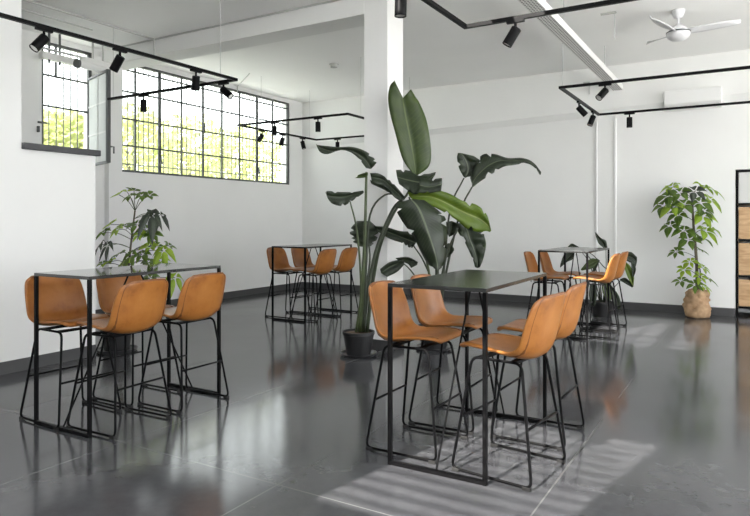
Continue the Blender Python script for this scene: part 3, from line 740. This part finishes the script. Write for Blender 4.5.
# leafy plant between the far table and the far wall
O3 = P(602, 316.5, 9.35); O3.z = 0
p3 = thing('leafy_plant', 'dark broad-leaved plant against the far wall, behind the far table and its stools', 'plant', O3)
pot(p3, .13, .17, .22)
for e in ([(603,303,9.35),(606,275,9.3),(606,248,9.3)], [(601,303,9.35),(596,270,9.3),(585,253,9.25),(574,251,9.25)], [(602,303,9.35),(600,280,9.3),(598,260,9.3)],
          [(604,303,9.35),(610,275,9.3),(603,266,9.3),(594,256,9.3),(588,252,9.3)], [(604,303,9.35),(614,275,9.3),(624,256,9.3)], [(603,303,9.35),(612,290,9.25),(621,280,9.25)], [(601,303,9.35),(596,292,9.3),(593,283,9.3)], [(603,303,9.35),(606,290,9.3),(608,283,9.3)], [(604,303,9.35),(612,278,9.3),(624,261,9.3)], [(601,303,9.35),(590,265,9.3),(578,247,9.3)]):
    stem(e, .009, M['stemd'], p3, O3)
for i, (rw, mt) in enumerate([
  ([((605,249),(606,249),(607.5,248)), ((599,244),(602,242.5),(606,241)), ((596,237),(598,236.5),(601,238)), ((595,232),(595.5,232.5),(596,233))], 'leafdark'),
  ([((573,250.5),(574,251.5),(574.5,253)), ((565,253),(569,257),(573,259)), ((561,262),(563.5,263),(567,262)), ((560,267),(560.5,267.5),(561,267))], 'leafdark'),
  ([((579,247),(578,248),(578,249)), ((572,243.5),(573,246),(573,249)), ((568,246.5),(568.3,247.5),(568.5,248.5))], 'leafdark'),
  ([((598,259),(598,260),(599,261)), ((590,259),(591,263.5),(593,268)), ((581,269),(581,270),(582,270.5))], 'leafmid'),
  ([((598,259),(599,260),(600,260)), ((593,266),(595,267),(597,267)), ((593,272),(594,272),(595,271))], 'leafdark'),
  ([((623,253),(624.5,256),(625,260)), ((631,252),(632,257.5),(633,264)), ((637,257),(637,262),(635.5,267))], 'leafdark'),
  ([((623,261),(624,261),(625,261)), ((625,270),(628,270),(631,267)), ((629,280),(631.5,279),(634,276)), ((632.5,285.5),(633,286),(633.5,285.5))], 'leaflit'),
  ([((631,262),(633,263),(635,264)), ((632,271),(634,271),(636,270)), ((632,276),(633,277),(634,276))], 'leafdark'),
  ([((620,279),(620,280),(621,281)), ((626,278),(626.5,281),(626,284)), ((633,285),(633.5,286.5),(632,287.5))], 'leafdark'),
  ([((590,284),(593,283),(596,284)), ((589,295),(593,295),(597,295)), ((591,306),(593,306.5),(595,306))], 'leafdark'),
  ([((604,285),(608,283),(611,285)), ((610,297),(615,295),(619,296)), ((617,309),(619,309),(621,307))], 'leafdark'),
  ([((603,276),(606,274),(609,276)), ((602,290),(606,289),(611,288)), ((607,302),(609,302),(611,300))], 'leafmid')]):
    leaf_rows(rw, 9.28 - .02*(i % 4), 'leaf', M[mt], p3, O3, .006, 0, 30+i)

# umbrella trees: hubs carrying a ring of leaflets
def palmate(hub, root, n, ln, axis, mat, parent, origin, seed, droop=.5, spread=2*PI, wid=.2):
    rnd = random.Random(seed); a = axis.normalized()
    u = a.orthogonal().normalized(); v = a.cross(u); off = rnd.random()*6
    mb = MB()
    for k in range(n):
        t = off + spread*k/n
        d = (u*math.cos(t) + v*math.sin(t) + a*.25).normalized()
        L_ = ln*(.75 + .35*rnd.random()); s = d.cross(a).normalized(); rows = []
        for i in range(6):
            q = i/5; w_ = L_*wid*math.sin(PI*min(1, .04 + q*.96))**1.05
            c = hub + d*(L_*(.16 + .84*q)) - UP*(droop*L_*q*q)
            rows.append([c - s*w_ + UP*w_*.3 - origin, c - origin, c + s*w_ + UP*w_*.3 - origin])
        mb.grid(rows)
    o = mb.build('leaf', mat, parent, smooth=True, solid=.0015)
    mid = root.lerp(hub, .5) + UP*.03
    MB().tube([p - origin for p in catmull([root, mid, hub], 4)], .0035, 6).build('petiole', M['stem'], o)
O4 = P(117, 351, 6.85); O4.z = 0
p4 = thing('umbrella_tree', 'potted umbrella tree behind the end of the white partition, under the long window', 'plant', O4)
pot(p4, .13, .17, .30)
tr = [(120, 318, 6.85), (127, 280, 6.85), (131, 245, 6.85), (135, 212, 6.85)]
stem(tr, .016, M['trunk'], p4, O4, 'trunk')
stem([(119, 318, 6.9), (122, 285, 6.9), (126, 255, 6.95)], .012, M['trunk'], p4, O4, 'trunk')
tp = catmull([P(*q) for q in tr], 8)
def nearest_below(h): return min(tp, key=lambda q: (q - h).length + (2 if q.z > h.z - .03 else 0))
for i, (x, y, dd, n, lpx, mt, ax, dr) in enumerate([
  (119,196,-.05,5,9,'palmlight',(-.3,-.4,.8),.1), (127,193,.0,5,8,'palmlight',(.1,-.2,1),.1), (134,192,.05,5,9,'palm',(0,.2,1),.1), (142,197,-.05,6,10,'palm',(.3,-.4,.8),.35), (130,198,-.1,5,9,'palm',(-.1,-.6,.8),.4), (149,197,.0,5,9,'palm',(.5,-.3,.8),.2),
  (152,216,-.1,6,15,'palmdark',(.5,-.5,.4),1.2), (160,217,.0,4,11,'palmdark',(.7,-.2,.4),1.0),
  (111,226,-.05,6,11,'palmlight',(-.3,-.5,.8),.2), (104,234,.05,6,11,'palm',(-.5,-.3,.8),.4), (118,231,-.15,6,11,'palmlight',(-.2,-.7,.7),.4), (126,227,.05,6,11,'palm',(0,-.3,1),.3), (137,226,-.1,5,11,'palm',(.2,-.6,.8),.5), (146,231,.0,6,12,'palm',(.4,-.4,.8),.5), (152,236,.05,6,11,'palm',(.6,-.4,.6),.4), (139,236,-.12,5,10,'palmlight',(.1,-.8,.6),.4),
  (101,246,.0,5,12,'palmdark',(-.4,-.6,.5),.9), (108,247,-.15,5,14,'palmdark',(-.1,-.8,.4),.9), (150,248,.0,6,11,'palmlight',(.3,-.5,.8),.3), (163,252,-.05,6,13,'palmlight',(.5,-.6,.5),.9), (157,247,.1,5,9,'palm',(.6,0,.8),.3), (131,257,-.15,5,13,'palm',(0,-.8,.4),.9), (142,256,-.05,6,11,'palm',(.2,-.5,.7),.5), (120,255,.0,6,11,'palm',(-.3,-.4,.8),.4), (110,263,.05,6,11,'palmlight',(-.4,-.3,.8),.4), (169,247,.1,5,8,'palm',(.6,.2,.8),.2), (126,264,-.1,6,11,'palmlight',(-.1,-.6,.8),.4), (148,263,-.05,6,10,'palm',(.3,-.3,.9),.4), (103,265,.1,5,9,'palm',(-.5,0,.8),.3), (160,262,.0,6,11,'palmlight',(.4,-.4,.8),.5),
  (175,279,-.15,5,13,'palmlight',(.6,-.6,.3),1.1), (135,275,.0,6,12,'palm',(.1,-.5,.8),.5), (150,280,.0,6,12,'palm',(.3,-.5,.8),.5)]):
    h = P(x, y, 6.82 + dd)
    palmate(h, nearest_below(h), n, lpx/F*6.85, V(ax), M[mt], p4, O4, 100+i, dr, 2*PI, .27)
tag(MB().lathe([(.20, 0), (.215, .03), (.205, .03), (.19, .012), (.01, .01)], 32).build('saucer', M['saucer'], loc=(O4.x, O4.y, 0)), 'dark saucer under the umbrella tree pot behind the partition', 'saucer')
p4.location.z = .014

# burlap-wrapped tree against the far wall
O5 = P(697, 317.5, 9.22); O5.z = 0
p5 = thing('umbrella_tree', 'tall leafy umbrella tree wrapped in burlap against the far wall', 'plant', O5)
rnd = random.Random(5); rows = []
for i, (r, z) in enumerate([(0.099, 0.000), (0.149, 0.012), (0.171, 0.060), (0.167, 0.110), (0.180, 0.160), (0.158, 0.215), (0.167, 0.260), (0.144, 0.300), (0.158, 0.335), (0.126, 0.375), (0.090, 0.390), (0.054, 0.350)]):
    rows.append([V(((r*(1+.07*math.sin(3*a+i*.9)+.06*math.sin(8*a+i*2.1)))*math.cos(a), (r*(1+.07*math.sin(3*a+i*.9)+.06*math.sin(8*a+i*2.1)))*math.sin(a), max(0, z + (.03*math.sin(5*a+i*1.4) if z > .05 else 0)))) for a in [2*PI*k/56 for k in range(57)]])
MB().grid(rows).build('burlap_wrap', M['burlap'], p5, smooth=True, solid=.006)
MB().lathe([(.02, .27), (.12, .28), (.11, .30), (.01, .305)], 24).build('soil', M['soil'], p5)
tr = [(697.5, 297, 9.22), (696.5, 262, 9.22), (693.5, 225, 9.2), (692, 195, 9.2)]
stem(tr, .026, M['trunk'], p5, O5, 'trunk')
stem([(699, 297, 9.2), (700, 270, 9.2), (694, 262, 9.2)], .012, M['trunk'], p5, O5, 'trunk')
tp = catmull([P(*q) for q in tr], 8)
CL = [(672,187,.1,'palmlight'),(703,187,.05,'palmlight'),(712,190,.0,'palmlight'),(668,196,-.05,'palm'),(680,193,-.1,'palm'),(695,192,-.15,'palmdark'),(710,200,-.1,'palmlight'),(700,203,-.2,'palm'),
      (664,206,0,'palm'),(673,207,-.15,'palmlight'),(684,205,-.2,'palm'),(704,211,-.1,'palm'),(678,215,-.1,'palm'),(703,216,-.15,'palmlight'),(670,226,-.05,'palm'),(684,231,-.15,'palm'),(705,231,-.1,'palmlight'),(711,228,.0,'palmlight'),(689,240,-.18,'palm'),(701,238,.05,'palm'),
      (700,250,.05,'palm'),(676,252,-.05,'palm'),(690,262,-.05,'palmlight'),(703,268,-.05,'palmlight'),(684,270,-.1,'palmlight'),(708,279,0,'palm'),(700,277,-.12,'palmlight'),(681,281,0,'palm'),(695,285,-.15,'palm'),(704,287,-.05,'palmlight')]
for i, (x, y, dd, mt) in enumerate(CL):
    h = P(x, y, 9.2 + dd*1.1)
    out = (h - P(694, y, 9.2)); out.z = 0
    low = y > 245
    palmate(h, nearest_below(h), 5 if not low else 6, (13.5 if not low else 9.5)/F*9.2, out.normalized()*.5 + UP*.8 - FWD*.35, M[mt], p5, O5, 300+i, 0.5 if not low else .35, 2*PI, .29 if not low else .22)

# ------------------------------------------------------------------ garden outside the windows
struct(MB().box(-60, 40, -60, 60, -.35, -.125).build('ground', M['ground']))
def garden_tree(x, y, r, zc, zr, n, label, seed):
    rnd = random.Random(seed); t = thing('garden_tree', label, 'tree', (x, y, -.125), 0, 'trees outside the windows')
    mb = MB()
    for _ in range(n):
        while True:
            q = V((rnd.uniform(-1, 1), rnd.uniform(-1, 1), rnd.uniform(-1, 1)))
            if q.length < 1: break
        k = .6 + .4*math.sin(q.x*7 + seed) * math.cos(q.y*6 - q.z*5)
        c = V((q.x*r*(.75+.25*k), q.y*r*(.75+.25*k), zc + q.z*zr))
        d = V((rnd.gauss(0, 1), rnd.gauss(0, 1), rnd.gauss(0, .6))).normalized(); e = d.orthogonal().normalized()*.05; l_ = d*.11
        mb.add([c - l_, c + e, c + l_, c - e], [(0, 1, 2, 3)])
    mb.build('crown', M['foliage'], t)
    MB().tube([(0, 0, 0), (.05, .03, zc*.6), (0, 0, zc)], [.09, .07, .04], 8).build('trunk', M['trunk'], t)
garden_tree(-10.7, 6.9, .85, 2.75, .8, 1800, 'bright bushy tree outside the small window', 1)
garden_tree(-11.6, 9.0, 1.1, 3.05, 1.05, 1150, 'pale green tree outside the near half of the long window', 2)
garden_tree(-12.2, 11.3, 1.2, 3.15, 1.1, 1150, 'pale green tree outside the middle of the long window', 3)
garden_tree(-12.6, 13.8, 1.25, 3.15, 1.2, 1150, 'pale green tree outside the far end of the long window', 4)
struct(MB().box(-9.6, XL-.25, 4.1, 4.3, -.125, 10).build('sun_block_wall', M['wall']))  # unseen, added to keep stray sun out of the long window
struct(MB().box(-16.2, -16, -10, 30, -.125, 2.6).build('wall_garden', M['ground']))

# ------------------------------------------------------------------ light
W = bpy.data.worlds.new('sky'); bpy.context.scene.world = W; W.use_nodes = True
bg = W.node_tree.nodes['Background']; bg.inputs[0].default_value = (.96, .985, 1, 1); bg.inputs[1].default_value = 5.0
sun = bpy.data.lights.new('sun', 'SUN'); sun.energy = 17; sun.angle = math.radians(.55); sun.color = (1, .95, .88)
so_ = bpy.data.objects.new('sun', sun); C.objects.link(so_)
so_.rotation_euler = V((.19, 1, -.7)).to_track_quat('-Z', 'Y').to_euler(); so_.location = (0, -20, 8)

# ------------------------------------------------------------------ camera
cam = bpy.data.cameras.new('camera'); cam.sensor_width = 36; cam.lens = F/750*36; cam.shift_y = -(258-HZ)/750; cam.clip_start = .05
co = bpy.data.objects.new('camera', cam); C.objects.link(co); co.location = (0, 0, HC); co.rotation_euler = (PI/2, 0, TH)
S = bpy.context.scene; S.camera = co
S.view_settings.view_transform = 'Standard'; S.view_settings.look = 'None'; S.view_settings.gamma = 1; S.view_settings.exposure = .2
S.cycles.max_bounces = 12; S.cycles.diffuse_bounces = 8; S.cycles.transparent_max_bounces = 16
S.cycles.sample_clamp_indirect = 10; S.cycles.use_denoising = True
S.cycles.caustics_reflective = False; S.cycles.caustics_refractive = False
